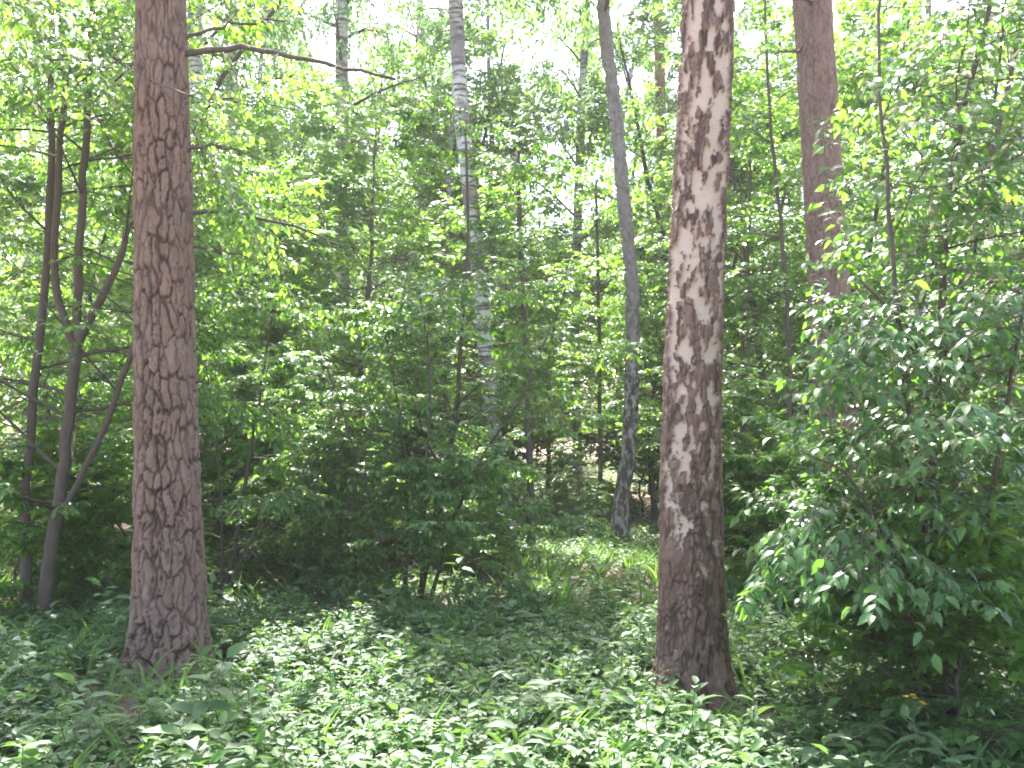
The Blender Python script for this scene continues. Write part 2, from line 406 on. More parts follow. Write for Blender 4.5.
def near_trunk(path, r_fn, kind, seed, res=0.007, base_z=0.0, circ0=1.2):
    """a bark-covered bole as one dense mesh; path = points in metres relative to the base"""
    rng = rngf(seed)
    path = np.asarray(path, float)
    length = np.linalg.norm(np.diff(path, axis=0), axis=1).sum()
    na = int(circ0 / res); nz = int(length / (res * 1.3))
    C = resample(path, 160); zc = np.linspace(0, 1, 160)
    tz = np.linspace(0, 1, nz)
    C = np.stack([np.interp(tz, zc, C[:, k]) for k in range(3)], 1)
    H = C[:, 2]
    th = np.arange(na) * 2 * np.pi / na
    TH, HH = np.meshgrid(th, H, indexing='xy')        # (nz, na)
    r = r_fn(HH)
    S = TH / (2 * np.pi) * circ0
    q = np.stack([np.cos(TH) * circ0 / 6.283, np.sin(TH) * circ0 / 6.283, HH], -1)
    lump = fbm(q * np.array([5, 5, 1.3]), 3, seed)
    root = np.exp(-np.maximum(HH, 0) / 0.24) * (0.14 + 0.17 * np.sin(TH * 4 + seed) + 0.06 * np.sin(TH * 7 + 1))
    attrs = {}
    warp = fbm(q * np.array([14, 14, 7]), 3, seed + 3)
    warp2 = fbm(q * np.array([14, 14, 7]), 3, seed + 9)
    def fiss(sc, sd, wdt):                            # ragged vertical fissures: where a stretched noise crosses zero
        n = fbm(q * np.array([sc, sc, sc * 0.16]) + 0.5 * np.stack([warp, warp2, warp], -1), 3, sd, 0.55)
        return 1 - sstep(0.0, wdt, np.abs(n))
    patchy = sstep(-0.45, 0.25, fbm(q * np.array([7, 7, 4]), 2, seed + 41))
    if kind == 'pine':
        f1, f2, idv = voro(np.mod(S + 0.035 * warp, circ0), np.maximum(HH + 0.10 * warp2, 0) + 0.3, circ0, 0.058, 0.22, rng, 0.98)
        g1, g2, gid = voro(np.mod(S + 0.03 * warp2, circ0), np.maximum(HH + 0.07 * warp, 0) + 0.3, circ0, 0.026, 0.07, rng, 0.98)
        edge = f2 - f1
        cells = (1 - sstep(0.0, 0.19, edge + 0.10 * warp2)) * (0.72 + 0.28 * patchy)
        vert = fiss(15, seed + 51, 0.05) * (0.4 + 0.6 * patchy)
        crack = np.clip(np.maximum(cells, 0.8 * vert), 0, 1)
        small = (1 - sstep(0.0, 0.25, g2 - g1 + 0.15 * warp)) * (0.5 + 0.5 * patchy)
        upf = sstep(3.2, 5.4, HH) if circ0 < 1.34 else 0.55 + 0.45 * sstep(1, 4, HH)   # higher up the bark is thin and flaky
        depth = 0.032 * (1 - upf) + 0.008 * upf
        disp = depth * (1 - crack) + 0.010 * (idv - 0.5) * (1 - crack) + 0.006 * (gid - 0.5) - 0.004 * small + 0.005 * warp
        attrs['crack'] = np.clip(0.8 * crack * (1 - 0.45 * upf) + 0.38 * small, 0, 1)
        attrs['plate'] = np.clip(idv * 0.5 + 0.35 * gid + 0.3 * (warp + 0.4) + 0.1 * upf, 0, 1)
    else:
        g1, g2, gid = voro(np.mod(S + 0.03 * warp2, circ0), np.maximum(HH + 0.07 * warp, 0) + 0.3, circ0, 0.028, 0.07, rng, 0.98)
        crack = np.clip(np.maximum(0.9 * fiss(19, seed + 51, 0.13), 0.75 * (1 - sstep(0.0, 0.3, g2 - g1 + 0.2 * warp)) * patchy), 0, 1)
        wn = fbm(q * np.array([22, 22, 8.5]) + 0.35 * np.stack([warp, warp2, 0 * warp], -1), 4, seed + 21, 0.62) + 0.22 * fbm(q * np.array([40, 40, 22]), 2, seed + 31)
        cov = np.interp(HH, [0, 0.5, 0.9, 1.4, 2.0, 3.0, 4.0, 7], [0.60, 0.46, 0.32, 0.15, 0.02, -0.05, -0.06, -0.08])
        white = sstep(0.0, 0.05, wn - cov)
        disp = (1 - white) * (0.014 + 0.012 * (1 - crack) + 0.008 * (gid - 0.5)) + 0.006 * warp
        attrs['crack'] = crack; attrs['white'] = white; attrs['plate'] = gid
    rr = r * (1 + 0.035 * lump + root) + disp - 0.012
    V = np.stack([C[:, 0:1] + rr * np.cos(TH), C[:, 1:2] + rr * np.sin(TH), HH + 0 * rr], -1)
    I = np.arange(nz * na).reshape(nz, na); J = np.roll(I, -1, 1)
    g = Geo(); g.add(V, np.stack([I[:-1], J[:-1], J[1:], I[1:]], -1).reshape(-1, 4))
    return g, {k: v.ravel() for k, v in attrs.items()}

def px_path(pts, Y, base):
    """image points (x, y[, Y]) to local metres relative to base"""
    return np.array([wp(p[0], p[1], p[2] if len(p) > 2 else Y) - base for p in pts])

# --- the big pine on the left
b = gp(168, 6.9); b[2] -= 0.02
P = px_path([(170, 690), (168, 560), (166, 400), (163, 200), (161, 0)], 6.9, b); P[0] = (P[0][0], 0, -0.1)
P = np.vstack([P, P[-1] + [-0.05, 0, 5]])
g, at = near_trunk(P, lambda h: np.interp(h, [0, 0.4, 1.5, 3, 4.7, 10], [0.262, 0.232, 0.196, 0.177, 0.166, 0.14]), 'pine', 11, circ0=1.3)
pine = thing('pine_tree', 'thick reddish brown pine with deeply plated bark, standing at left foreground', 'tree', b)
link('trunk', g.mesh('pine_trunk', M_PINE, True, at), pine)
def branch(parent, base, pts, Y, r0, r1, m, rng, name='branch', side=6, n=14):
    P = resample(px_path(pts, Y, base), n); P[2:] += rng.normal(0, 0.012, (n - 2, 3))
    Rr = np.linspace(r0, r1, n)[None]
    gg = Geo(); tubes(gg, P[None], Rr, side, True)
    Q, q = sprout(rng, P[None], Rr, 7, (0.3, 0.97), (35, 65), 0.35, 5, -0.1, 0.25, True, 0.4, 0.003)
    tubes(gg, Q, q, 4)
    return link(name, gg.mesh(name, m, True), parent)
rg = rngf(5)
branch(pine, b, [(180, 54, 6.9), (250, 48, 6.7), (330, 63, 6.5), (396, 79, 6.4)], 6.9, 0.024, 0.009, M_STEM, rg)
branch(pine, b, [(180, 152, 6.9), (215, 147, 6.9), (262, 158, 7.1)], 6.9, 0.014, 0.004, M_STEM, rg)
branch(pine, b, [(180, 213, 6.9), (240, 215, 7.2), (300, 228, 7.4), (345, 248, 7.5)], 6.9, 0.017, 0.006, M_STEM, rg)
branch(pine, b, [(180, 244, 6.9), (215, 248, 7.0), (256, 262, 7.2)], 6.9, 0.011, 0.004, M_STEM, rg)
branch(pine, b, [(180, 38, 6.9), (225, 26, 7.0), (290, 20, 7.3)], 6.9, 0.015, 0.005, M_STEM, rg)

# --- the big old birch right of the middle
b = gp(694, 6.3); b[2] -= 0.02
P = px_path([(694, 700), (692, 600), (691, 470), (695, 300), (702, 150), (708, 0)], 6.3, b); P[0] = (P[0][0], 0, -0.1)
P = np.vstack([P, P[-1] + [0.1, 0, 4.5]])
g, at = near_trunk(P, lambda h: np.interp(h, [0, 0.3, 0.8, 1.7, 3, 4.6, 9], [0.262, 0.215, 0.192, 0.176, 0.162, 0.150, 0.12]), 'birch', 23, circ0=1.1, res=0.006)
birch = thing('birch_tree', 'old birch in the foreground with peeling white patches over rough brown bark', 'tree', b)
link('trunk', g.mesh('old_birch_trunk', M_BOLD, True, at), birch)

# --- the pine behind the bush on the right
b = gp(850, 10.5); b[2] -= 0.02
P = px_path([(850, 600), (843, 480), (834, 370), (824, 200), (812, 0)], 10.5, b); P[0] = (P[0][0], 0, -0.1)
P = np.vstack([P, P[-1] + [-0.3, 0, 5]])
g, at = near_trunk(P, lambda h: np.interp(h, [0, 0.4, 2, 4, 7, 12], [0.29, 0.26, 0.225, 0.21, 0.20, 0.17]), 'pine', 37, circ0=1.35, res=0.010)
pine2 = thing('pine_tree', 'straight pinkish pine trunk rising behind the large leafy bush at right', 'tree', b)
link('trunk', g.mesh('right_pine_trunk', M_PINE, True, at), pine2)
branch(pine2, b, [(805, 52, 10.5), (790, 50, 10.3), (777, 52, 10.2)], 10.5, 0.018, 0.008, M_STEM, rg)
branch(pine2, b, [(812, 10, 10.5), (808, 0, 10.2), (800, -14, 10.0)], 10.5, 0.02, 0.01, M_STEM, rg)

# ------------------------------------------------------------------ leafy trees and bushes that stand out
def lump_keep(seed, scale, thr, extra=None):
    def k(p):
        ok = fbm(p / scale, 2, seed) > thr
        return ok & extra(p) if extra is not None else ok
    return k

def leafy(name, label, cat, base, stems, spec, leafm, seed, near=True, group=None, keep=None, barkm=None, sides=8, width=1.0, stem_name='trunk', crown_name='crown'):
    """stems: list of (points in local metres, r0, r1). Every stem is a part; twigs and leaves are the crown's"""
    rng = rngf(seed)
    t = thing(name, label, cat, base, group)
    tr = []
    for pts, r0, r1 in stems:
        P, Rr = trunk_poly(rng, pts, 22, r0, r1, 0.006)
        gg = Geo(); tubes(gg, P, Rr, sides, True)
        so = link(stem_name, gg.mesh(stem_name, barkm or M_STEM, True), t)
        kp = (lambda p: keep(p + base)) if keep is not None else None
        wood, L = grow(rng, [P], [Rr], spec, kp)
        link('twigs', wood.mesh('twigs', M_STEM, True), so)
        tr.append(L)
    L = [np.concatenate(a) for a in zip(*tr)]
    lg = Geo(); add_leaves(lg, *L, near=near, width=width)
    link(crown_name, lg.mesh(crown_name, leafm), t)
    return t

# --- large bush at right
b = gp(925, 5.6)
st = [(px_path([(930, 660), (934, 520), (938, 400), (946, 240), (955, 150), (990, 10), (1005, -90)], 5.6, b), 0.028, 0.012),
      (px_path([(928, 660), (925, 520, 5.4), (905, 380, 5.2), (890, 220, 5.2), (880, 80, 5.3), (885, -60, 5.4)], 5.6, b), 0.02, 0.007),
      (px_path([(925, 660), (915, 520), (930, 420), (905, 330, 5.3), (860, 280, 5.0)], 5.6, b), 0.018, 0.006),
      (px_path([(940, 660), (985, 540, 5.3), (1010, 380, 5.1), (1050, 200, 5.0)], 5.6, b), 0.018, 0.006),
      (px_path([(935, 660), (960, 450, 5.9), (975, 250, 6.1), (1000, 60, 6.2), (1010, -80, 6.2)], 5.6, b), 0.02, 0.007),
      (px_path([(920, 660), (890, 560, 5.2), (850, 480, 4.9), (800, 450, 4.7)], 5.6, b), 0.014, 0.005)]
rq = rngf(9)
for s in st: s[0][0] = (s[0][0][0] * 0.3 + rq.uniform(-.16, .16), rq.uniform(-.15, .15), -0.05)
spec = dict(levels=[dict(n=34, tl=(0.14, 0.99), ang=(50, 85), length=1.05, npts=8, up=-0.2, wob=0.2, planar=False, rfac=0.4, prof=lambda t: 1.0 - 0.15 * t),
                    dict(n=9, tl=(0.2, 0.98), ang=(40, 62), length=0.42, npts=6, up=-0.3, wob=0.2)],
            leaf_n=11, leaf_mid=8, size=0.070, droop=0.35, tilt=0.33)
def keep_right(p):
    px = 512 + F * p[:, 0] / p[:, 1]; py = HY - F * (p[:, 2] - EYE) / p[:, 1]
    return (px > np.interp(py, [0, 150, 350, 420, 520, 700], [862, 812, 785, 735, 722, 760])) & (fbm(p / 0.5, 2, 3) > np.interp(p[:, 2], [0.3, 1.2, 2.0], [-0.10, -0.14, -0.42])) & (p[:, 1] > 3.4)
leafy('bush', 'large bush of broad glossy leaves filling the right edge', 'bush', b, st, spec, M_BIG, 101, True, keep=keep_right, stem_name='stem', crown_name='foliage', width=1.0)

# --- many-stemmed tree at left
b = gp(36, 8.5)
st = [(px_path([(40, 625), (52, 540), (62, 480), (70, 400), (77, 355)], 8.5, b), 0.060, 0.046),
      (px_path([(77, 358), (64, 320), (54, 270), (60, 150), (65, 70), (58, 0), (55, -100)], 8.5, b), 0.035, 0.02),
      (px_path([(76, 358), (80, 230), (86, 140), (92, 20), (95, -120)], 8.5, b), 0.039, 0.021),
      (px_path([(60, 515), (90, 460), (120, 385), (135, 335), (160, 230, 8.8), (185, 150, 9.0)], 8.5, b), 0.031, 0.014),
      (px_path([(78, 345), (112, 275), (134, 212), (160, 130, 8.7)], 8.5, b), 0.038, 0.015),
      (px_path([(92, 40, 8.5), (120, 62, 7.6), (150, 80, 6.7), (192, 96, 6.2)], 8.5, b), 0.014, 0.005),
      (px_path([(27, 610, 8.7), (26, 500, 8.7), (34, 390, 8.7), (46, 270, 8.7), (52, 150, 8.7), (50, -60, 8.7)], 8.7, b), 0.046, 0.023)]
st[0][0][0] = (st[0][0][0][0], 0, -0.05)
spec = dict(levels=[dict(n=12, tl=(0.34, 0.99), ang=(55, 85), length=1.7, npts=9, up=-0.1, wob=0.22, planar=False, rfac=0.38, prof=lambda t: 0.75 + 0.3 * t),
                    dict(n=10, tl=(0.2, 0.98), ang=(40, 62), length=0.62, npts=6, up=-0.25, wob=0.2),
                    dict(n=5, tl=(0.25, 0.95), ang=(35, 60), length=0.24, npts=4, up=-0.2, wob=0.2)],
            leaf_n=8, leaf_mid=7, size=0.068, droop=0.3, tilt=0.3)
def keep_left(p):
    px = 512 + F * p[:, 0] / p[:, 1]; py = HY - F * (p[:, 2] - EYE) / p[:, 1]
    on_pine = (p[:, 1] < 7.2) & (px > 126) & (px < 206)
    return ~(on_pine & ((py < 45) | (py > 125))) & (px < 300) & (py < 520) & ~((p[:, 1] < 8.75) & (px > 12) & (px < 128) & (py > 130) & (py < 520) & (fbm(p / 0.4, 2, 71) < 0.10))
leafy('leafy_tree', 'tree forking into several slim dark stems at the left edge', 'tree', b, st, spec, M_LEAF, 102, True, keep=keep_left, barkm=M_GREY)

# --- bush in the middle, before the pale birch
b = gp(420, 9.5)
st = [(px_path([(415, 585), (440, 500), (455, 420), (462, 330), (468, 220), (465, 130)], 9.5, b), 0.034, 0.010),
      (px_path([(405, 585), (407, 500), (400, 420), (385, 330)], 9.5, b), 0.024, 0.008),
      (px_path([(425, 585), (470, 480, 9.2), (520, 400, 9.0), (550, 330, 9.0)], 9.5, b), 0.02, 0.007),
      (px_path([(400, 585), (370, 500, 9.2), (345, 420, 9.2), (320, 350, 9.3)], 9.5, b), 0.02, 0.007),
      (px_path([(420, 585), (425, 480, 9.0), (430, 380, 8.8), (420, 290, 8.8)], 9.5, b), 0.02, 0.007)]
for s in st: s[0][0] = (s[0][0][0], 0, -0.05)
spec = dict(levels=[dict(n=20, tl=(0.16, 0.99), ang=(50, 85), length=1.1, npts=8, up=-0.05, wob=0.2, planar=False, rfac=0.4, prof=lambda t: 1.15 - 0.6 * t),
                    dict(n=9, tl=(0.2, 0.98), ang=(40, 62), length=0.45, npts=5, up=-0.2, wob=0.2),
                    dict(n=4, tl=(0.25, 0.95), ang=(35, 60), length=0.2, npts=4, up=-0.2, wob=0.2)],
            leaf_n=8, leaf_mid=7, size=0.068, droop=0.3, tilt=0.32)
leafy('bush', 'tall shady bush with dark slanting stems in the middle, before the pale birch', 'bush', b, st, spec, M_LEAF, 103, True, keep=lump_keep(7, 0.5, -0.2), stem_name='stem', crown_name='foliage')

# --- bush right of the left pine
b = gp(222, 9.6)
st = [(px_path([(216, 610), (232, 560), (245, 480), (262, 380), (275, 290)], 9.6, b), 0.024, 0.008),
      (px_path([(222, 610), (250, 540, 9.2), (300, 470, 9.0), (335, 420, 9.0)], 9.6, b), 0.016, 0.006),
      (px_path([(220, 610), (222, 520, 9.4), (215, 430, 9.2), (205, 360, 9.2)], 9.6, b), 0.016, 0.006)]
for s in st: s[0][0] = (s[0][0][0], 0, -0.05)
spec2 = dict(spec, leaf_n=5, leaf_mid=4)
leafy('bush', 'loose bush with sunlit leaves just right of the left pine', 'bush', b, st, spec2, M_LEAF, 104, True, keep=lump_keep(17, 0.5, -0.12), stem_name='stem', crown_name='foliage')

# --- slender leaning tree behind the left pine
b = gp(150, 9.8)
st = [(px_path([(150, 600), (165, 400), (188, 190), (215, 90), (278, 5), (320, -60)], 9.8, b), 0.045, 0.018)]
spec3 = dict(levels=[dict(n=16, tl=(0.35, 0.99), ang=(50, 80), length=1.5, npts=8, up=0.05, wob=0.2, planar=False, rfac=0.4, prof=lambda t: 1.0 - 0.2 * t),
                     dict(n=9, tl=(0.2, 0.98), ang=(40, 62), length=0.6, npts=5, up=-0.2, wob=0.2),
                     dict(n=4, tl=(0.25, 0.95), ang=(35, 60), length=0.24, npts=4, up=-0.2, wob=0.2)],
             leaf_n=6, leaf_mid=4, size=0.075, droop=0.3, tilt=0.35)
leafy('leafy_tree', 'slender dark tree leaning right from behind the left pine', 'tree', b, st, spec3, M_LITE, 105, False, keep=lump_keep(27, 0.6, -0.15))

# ------------------------------------------------------------------ birches and slim trunks further back
spec_b = dict(levels=[dict(n=28, tl=(0.30, 0.99), ang=(35, 65), length=2.4, npts=9, up=-0.7, wob=0.2, planar=False, rfac=0.3, prof=lambda t: 1.1 - 0.6 * t),
                      dict(n=10, tl=(0.25, 0.98), ang=(30, 60), length=0.9, npts=6, up=-1.3, wob=0.2, planar=False),
                      dict(n=5, tl=(0.25, 0.95), ang=(25, 55), length=0.5, npts=5, up=-1.5, wob=0.2, planar=False)],
              leaf_n=9, size=0.095, droop=0.7, tilt=0.7)
def rough_bole(t, path, r_fn, seed, m, k=0.5):
    g, at = near_trunk(path, r_fn, 'birch', seed, res=0.014, circ0=0.8)
    for c in t.children:
        if c.name.startswith('trunk'): c.data = g.mesh('rough_trunk', m, True, at)
def birch_tree(label, px, Y, pts, r0, r1, seed, m, top=6.0, crown=True, sp=None, leafm=None, name='birch_tree', keep=None):
    b = gp(px, Y)
    P = px_path(pts, Y, b); P[0] = (0, 0, -0.1) if abs(P[0][2]) < 1.2 else P[0]
    d = nrm(P[-1] - P[-2])
    P = np.vstack([P, P[-1] + nrm(d * 0.7 + UP * 0.5) * top])
    t = leafy(name, label, 'tree', b, [(P, r0, r1)], sp or spec_b, leafm or M_BIRL, seed, False, keep=keep, barkm=m, sides=10)
    if m is M_BMID:
        z1 = P[-1][2]; rough_bole(t, P, lambda h: r0 + (r1 - r0) * h / z1 + 0.035 * np.exp(-np.maximum(h, 0) / 0.25), seed, m)
    return t
birch_tree('grey birch bowing left, white at its foot, left of the old foreground birch', 619, 14.9,
           [(613, 552), (621, 505), (629, 445), (632, 370), (632, 290), (622, 180), (612, 80), (603, 0)], 0.105, 0.070, 201, M_BMID, 7,
           sp=dict(spec_b, levels=[dict(spec_b['levels'][0], tl=(0.55, 0.99))] + spec_b['levels'][1:]))
birch_tree('pale birch with dark bands leaning left above the middle bush', 514, 14.0,
           [(514, 560), (500, 480), (487, 370), (478, 260), (465, 150), (455, 0)], 0.118, 0.085, 202, M_BFAR, 7,
           sp=dict(spec_b, levels=[dict(spec_b['levels'][0], tl=(0.6, 0.99))] + spec_b['levels'][1:]))
birch_tree('straight white birch half hidden just behind the left pine', 196, 17, [(197, 540), (196, 300), (195, 0)], 0.15, 0.10, 203, M_BFAR, 6)
birch_tree('greyish birch showing low between the left pine and the middle bush', 238, 19, [(241, 530), (238, 300), (232, 100)], 0.14, 0.09, 204, M_BFAR, 7)
birch_tree('dark patched birch in the leaves above the left half of the middle bush', 342, 21, [(345, 525), (342, 300), (342, 0)], 0.17, 0.12, 205, M_BFAR, 6)
birch_tree('thin birch top left of the pale leaning birch', 420, 26, [(424, 515), (421, 250), (420, 0)], 0.12, 0.09, 206, M_BFAR, 6)
birch_tree('thin white birch against the bright sky left of the bowing grey birch', 578, 24, [(570, 515), (576, 300), (581, 120), (586, 0)], 0.12, 0.09, 207, M_BFAR, 6)
birch_tree('far pine with orange red bark between the grey birch and the old birch', 664, 25, [(668, 515), (664, 260), (658, 0)], 0.16, 0.11, 208, M_RED, 6, name='pine_tree',
           sp=dict(spec_b, levels=[dict(spec_b['levels'][0], tl=(0.7, 0.99), up=0.2), dict(spec_b['levels'][1], up=0.1), dict(spec_b['levels'][2], up=0.1)]), leafm=M_NEED)

spec_s = dict(levels=[dict(n=14, tl=(0.25, 0.99), ang=(50, 80), length=1.1, npts=7, up=0.05, wob=0.2, planar=False, rfac=0.4, prof=lambda t: 1.15 - 0.6 * t),
                      dict(n=8, tl=(0.2, 0.98), ang=(40, 62), length=0.5, npts=5, up=-0.2, wob=0.2),
                      dict(n=4, tl=(0.25, 0.95), ang=(35, 60), length=0.22, npts=4, up=-0.2, wob=0.2)],
              leaf_n=6, leaf_mid=4, size=0.09, droop=0.3, tilt=0.35)
def sapling(label, px, Y, pts, r0, r1, seed, leafm=None, sp=None, name='sapling'):
    b = gp(px, Y); P = px_path(pts, Y, b); P[0] = (0, 0, -0.05)
    return leafy(name, label, 'sapling', b, [(P, r0, r1)], sp or spec_s, leafm or M_LEAF, seed, False)
sapling('bare slim sapling stem beside the foot of the pale leaning birch', 532, 13.5, [(532, 555), (529, 440), (525, 330), (520, 230), (518, 150)], 0.055, 0.025, 301,
        sp=dict(spec_s, levels=[dict(spec_s['levels'][0], tl=(0.62, 0.99))] + spec_s['levels'][1:]))
sapling('thin dark sapling just left of the bowing grey birch', 600, 16, [(600, 540), (600, 400), (598, 270), (596, 180)], 0.045, 0.02, 302, M_LITE)
sapling('dark sapling between the old birch and the right pine', 792, 12.5, [(792, 560), (790, 400), (786, 280), (770, 120), (765, 0)], 0.04, 0.015, 303)
sapling('leafy sapling close behind the old birch on its right', 745, 13.5, [(748, 555), (742, 400), (748, 250), (752, 120)], 0.04, 0.015, 304)

# ------------------------------------------------------------------ background trees: a few grown kinds, copied
def template(seed, h, r, spec, leafm, barkm, lean=0.5):
    rng = rngf(seed)
    pts = [(0, 0, -0.1), (rng.normal(0, 0.1), rng.normal(0, 0.1), h * 0.3), (rng.normal(0, lean * 0.5), rng.normal(0, lean * 0.5), h * 0.65), (rng.normal(0, lean), rng.normal(0, lean), h)]
    P, Rr = trunk_poly(rng, pts, 20, r, r * 0.2, 0.01)
    gg = Geo(); tubes(gg, P, Rr, 8, True)
    wood, L = grow(rng, [P], [Rr], spec)
    ok = fbm(L[0] / 0.85, 2, seed) > -0.02
    L = [a[ok] for a in L]
    lg = Geo(); add_leaves(lg, *L, near=False)
    return dict(trunk=gg.mesh('trunk', barkm, True), crown=lg.mesh('crown', leafm), twigs=wood.mesh('twigs', M_STEM, True), L=L, P=P, R=Rr)
spec_u = dict(levels=[dict(n=38, tl=(0.08, 0.99), ang=(50, 85), length=2.2, npts=8, up=0.1, wob=0.2, planar=False, rfac=0.35, prof=lambda t: 1.15 - 0.75 * t),
                      dict(n=12, tl=(0.2, 0.98), ang=(40, 62), length=0.85, npts=5, up=-0.2, wob=0.2),
                      dict(n=5, tl=(0.25, 0.95), ang=(35, 60), length=0.32, npts=4, up=-0.2, wob=0.2)],
              leaf_n=10, leaf_mid=7, size=0.098, droop=0.3, tilt=0.4)
TU = [template(401, 6.5, 0.06, spec_u, M_LITE, M_STEM), template(402, 7.5, 0.07, spec_u, M_LEAF, M_STEM), template(403, 5.5, 0.05, spec_u, M_LITE, M_STEM)]
spec_l = dict(spec_u, levels=[dict(spec_u['levels'][0], n=28, length=1.0, tl=(0.1, 0.99)), dict(spec_u['levels'][1], n=8, length=0.45), dict(spec_u['levels'][2], n=4, length=0.2)], size=0.085)
TS = [template(411, 2.2, 0.025, spec_l, M_LEAF, M_STEM, 0.3), template(412, 1.6, 0.02, spec_l, M_LITE, M_STEM, 0.3)]
TB = [template(421, 13.5, 0.14, dict(spec_b, leaf_n=11, size=0.105), M_BIRL, M_BFAR, 0.6), template(422, 15, 0.15, dict(spec_b, leaf_n=11, size=0.105), M_BIRL, M_BFAR, 0.6)]

def plant(name, label, cat, T, px, Y, scale, rot, group=None):
    b = gp(px, Y)
    t = thing(name, label, cat, b, group, rot, scale)
    so = link('trunk' if cat == 'tree' else 'stem', T['trunk'], t)
    link('crown' if cat == 'tree' else 'foliage', T['crown'], t); link('twigs', T['twigs'], so)
    return t

UN = [
 ('tall slim leafy tree reaching the top edge right of the left pine', 1, 240, 24, 1.45), ('tall slim leafy tree reaching up by the tip of the long dead pine branch', 0, 385, 25, 1.6),
 ('tall slim leafy tree close left of the pale leaning birch top', 1, 435, 23, 1.4), ('tall slim leafy tree right of the pale leaning birch top', 2, 500, 26, 1.75),
 ('tall slim leafy tree behind the top of the old birch', 1, 685, 23, 1.45), ('tall slim leafy tree by the top of the right pine', 0, 780, 22, 1.5),
 ('bright young tree low between the loose bush and the middle bush', 2, 320, 18.5, 1.0), ('bright young tree low behind the slim bare sapling', 0, 500, 20.0, 0.9),
 ('bright young tree touching the right side of the old birch, further back', 0, 715, 18, 1.1),
 ('bright young tree behind the loose bush by the left pine', 2, 225, 13, 0.95),  # label, template, px, Y, scale
 ('bright young tree at the far left edge behind the forked stems', 0, -20, 14, 1.0),
 ('bright young tree glimpsed between the forked stems and the left pine', 2, 95, 15.5, 1.1),
 ('tall leafy young tree behind the left pine', 1, 150, 17, 1.1),
 ('bright young tree above the loose bush right of the left pine', 0, 285, 15, 1.0),
 ('dense leafy young tree behind the left half of the middle bush', 1, 365, 14, 0.85),
 ('leafy young tree behind the right half of the middle bush', 2, 440, 17.5, 1.05),
 ('leafy young tree between the pale leaning birch and the bowing grey birch', 0, 548, 22, 0.9),
 ('bright young tree right behind the old birch', 1, 655, 19, 0.9),
 ('dense young tree filling the gap between the old birch and the right pine', 1, 765, 15.5, 1.05),
 ('leafy young tree behind the right pine', 0, 850, 15, 1.15),
 ('tall leafy young tree behind the top of the large right bush', 1, 945, 13, 1.05),
 ('bright young tree at the far right edge behind the large bush', 0, 1040, 14.5, 1.1),
]
for i, (lab, k, px, Y, s) in enumerate(UN):
    plant('young_tree', lab, 'tree', TU[k], px, Y, s, i * 1.7, 'young trees behind the foreground trunks')
LOW = [
 ('low bush in the dark hollow under the middle bush', 0, 395, 12.2, 0.8),
 ('low bush right behind the stems of the loose bush by the left pine', 0, 235, 11.3, 0.95), ('low bush between the middle bush and the pale leaning birch', 1, 455, 11.2, 0.55),
 ('low bush under the left side of the large right bush', 0, 865, 5.5, 0.62), ('low bush hiding the stems of the large right bush', 1, 945, 5.2, 0.75),
 ('low bush at the right edge beside the large right bush', 0, 1015, 6.0, 0.7),
 ('low bush in the shade behind the right half of the middle bush', 0, 440, 13.5, 1.1), ('low bush in the shade behind the left half of the middle bush', 1, 380, 13, 1.2),
 ('low bush glimpsed far behind between the left pine and the loose bush', 0, 250, 14, 1.2), ('low bush far behind the gap left of the old birch', 1, 645, 20, 1.4),
 ('low bush far behind the forked stems near the left edge', 1, 60, 15, 1.3), ('low bush behind the right pine in the shade', 0, 860, 12.5, 1.1),
 ('low bush in shade right of the right pine', 1, 930, 10.5, 1.1),
 ('low bush at the foot of the forked left stems', 0, 90, 11.0, 1.0),
 ('low bush behind the foot of the left pine', 1, 140, 9.5, 0.9),
 ('low bush under the loose bush right of the left pine', 1, 300, 11, 1.0),
 ('low shady bush left of the middle bush stems', 0, 350, 10.5, 0.85),
 ('low bush at the foot of the pale leaning birch', 1, 470, 12, 0.8),
 ('low bush between the slim bare sapling and the bowing grey birch', 0, 572, 15.6, 0.6),
 ('low bush right behind the foot of the old birch', 0, 725, 10, 0.9),
 ('low bush at the foot of the right pine', 1, 800, 9.5, 1.0),
 ('low bush by the lower right edge under the large bush', 0, 985, 7.2, 0.75),
 ('low bush at the left edge of the clearing', 1, 10, 9.0, 0.9),
]
for i, (lab, k, px, Y, s) in enumerate(LOW):
    plant('low_bush', lab, 'bush', TS[k], px, Y, s, i * 2.1 + 0.5, 'low bushes among the trunks')
BB = [('slim birch deep in the wood above the loose bush by the left pine', 0, 215, 31, 0.9), ('slim birch in the top left corner nearest the left pine', 1, 110, 25, 0.9),
      ('slim birch between the dark patched birch and the pale leaning birch', 0, 440, 23, 0.9), ('slim birch between the old birch and the right pine', 1, 780, 29, 1.0),
      ('slim birch right of the right pine top', 0, 865, 27, 1.0), ('slim birch at the top of the far right edge', 0, 1010, 26, 1.0),
      ('slim birch above the far orange pine', 1, 690, 22, 0.85),
      ('tall birch whose crown shows in the top left corner', 0, 30, 22, 1.0), ('tall birch whose crown hangs right of the left pine top', 1, 265, 27, 1.0),
      ('tall birch with hanging twigs left of the bright sky gap', 0, 500, 25, 1.0), ('tall birch with hanging twigs right of the bright sky gap', 1, 640, 30, 1.05),
      ('tall birch behind the top of the old birch', 0, 745, 24, 1.0), ('tall birch in the top right corner', 1, 930, 22, 1.0), ('tall birch above the middle bush', 1, 390, 32, 1.0)]
for i, (lab, k, px, Y, s) in enumerate(BB):
    plant('birch_tree', lab, 'tree', TB[k], px, Y, s, i * 2.3, 'tall birches behind')

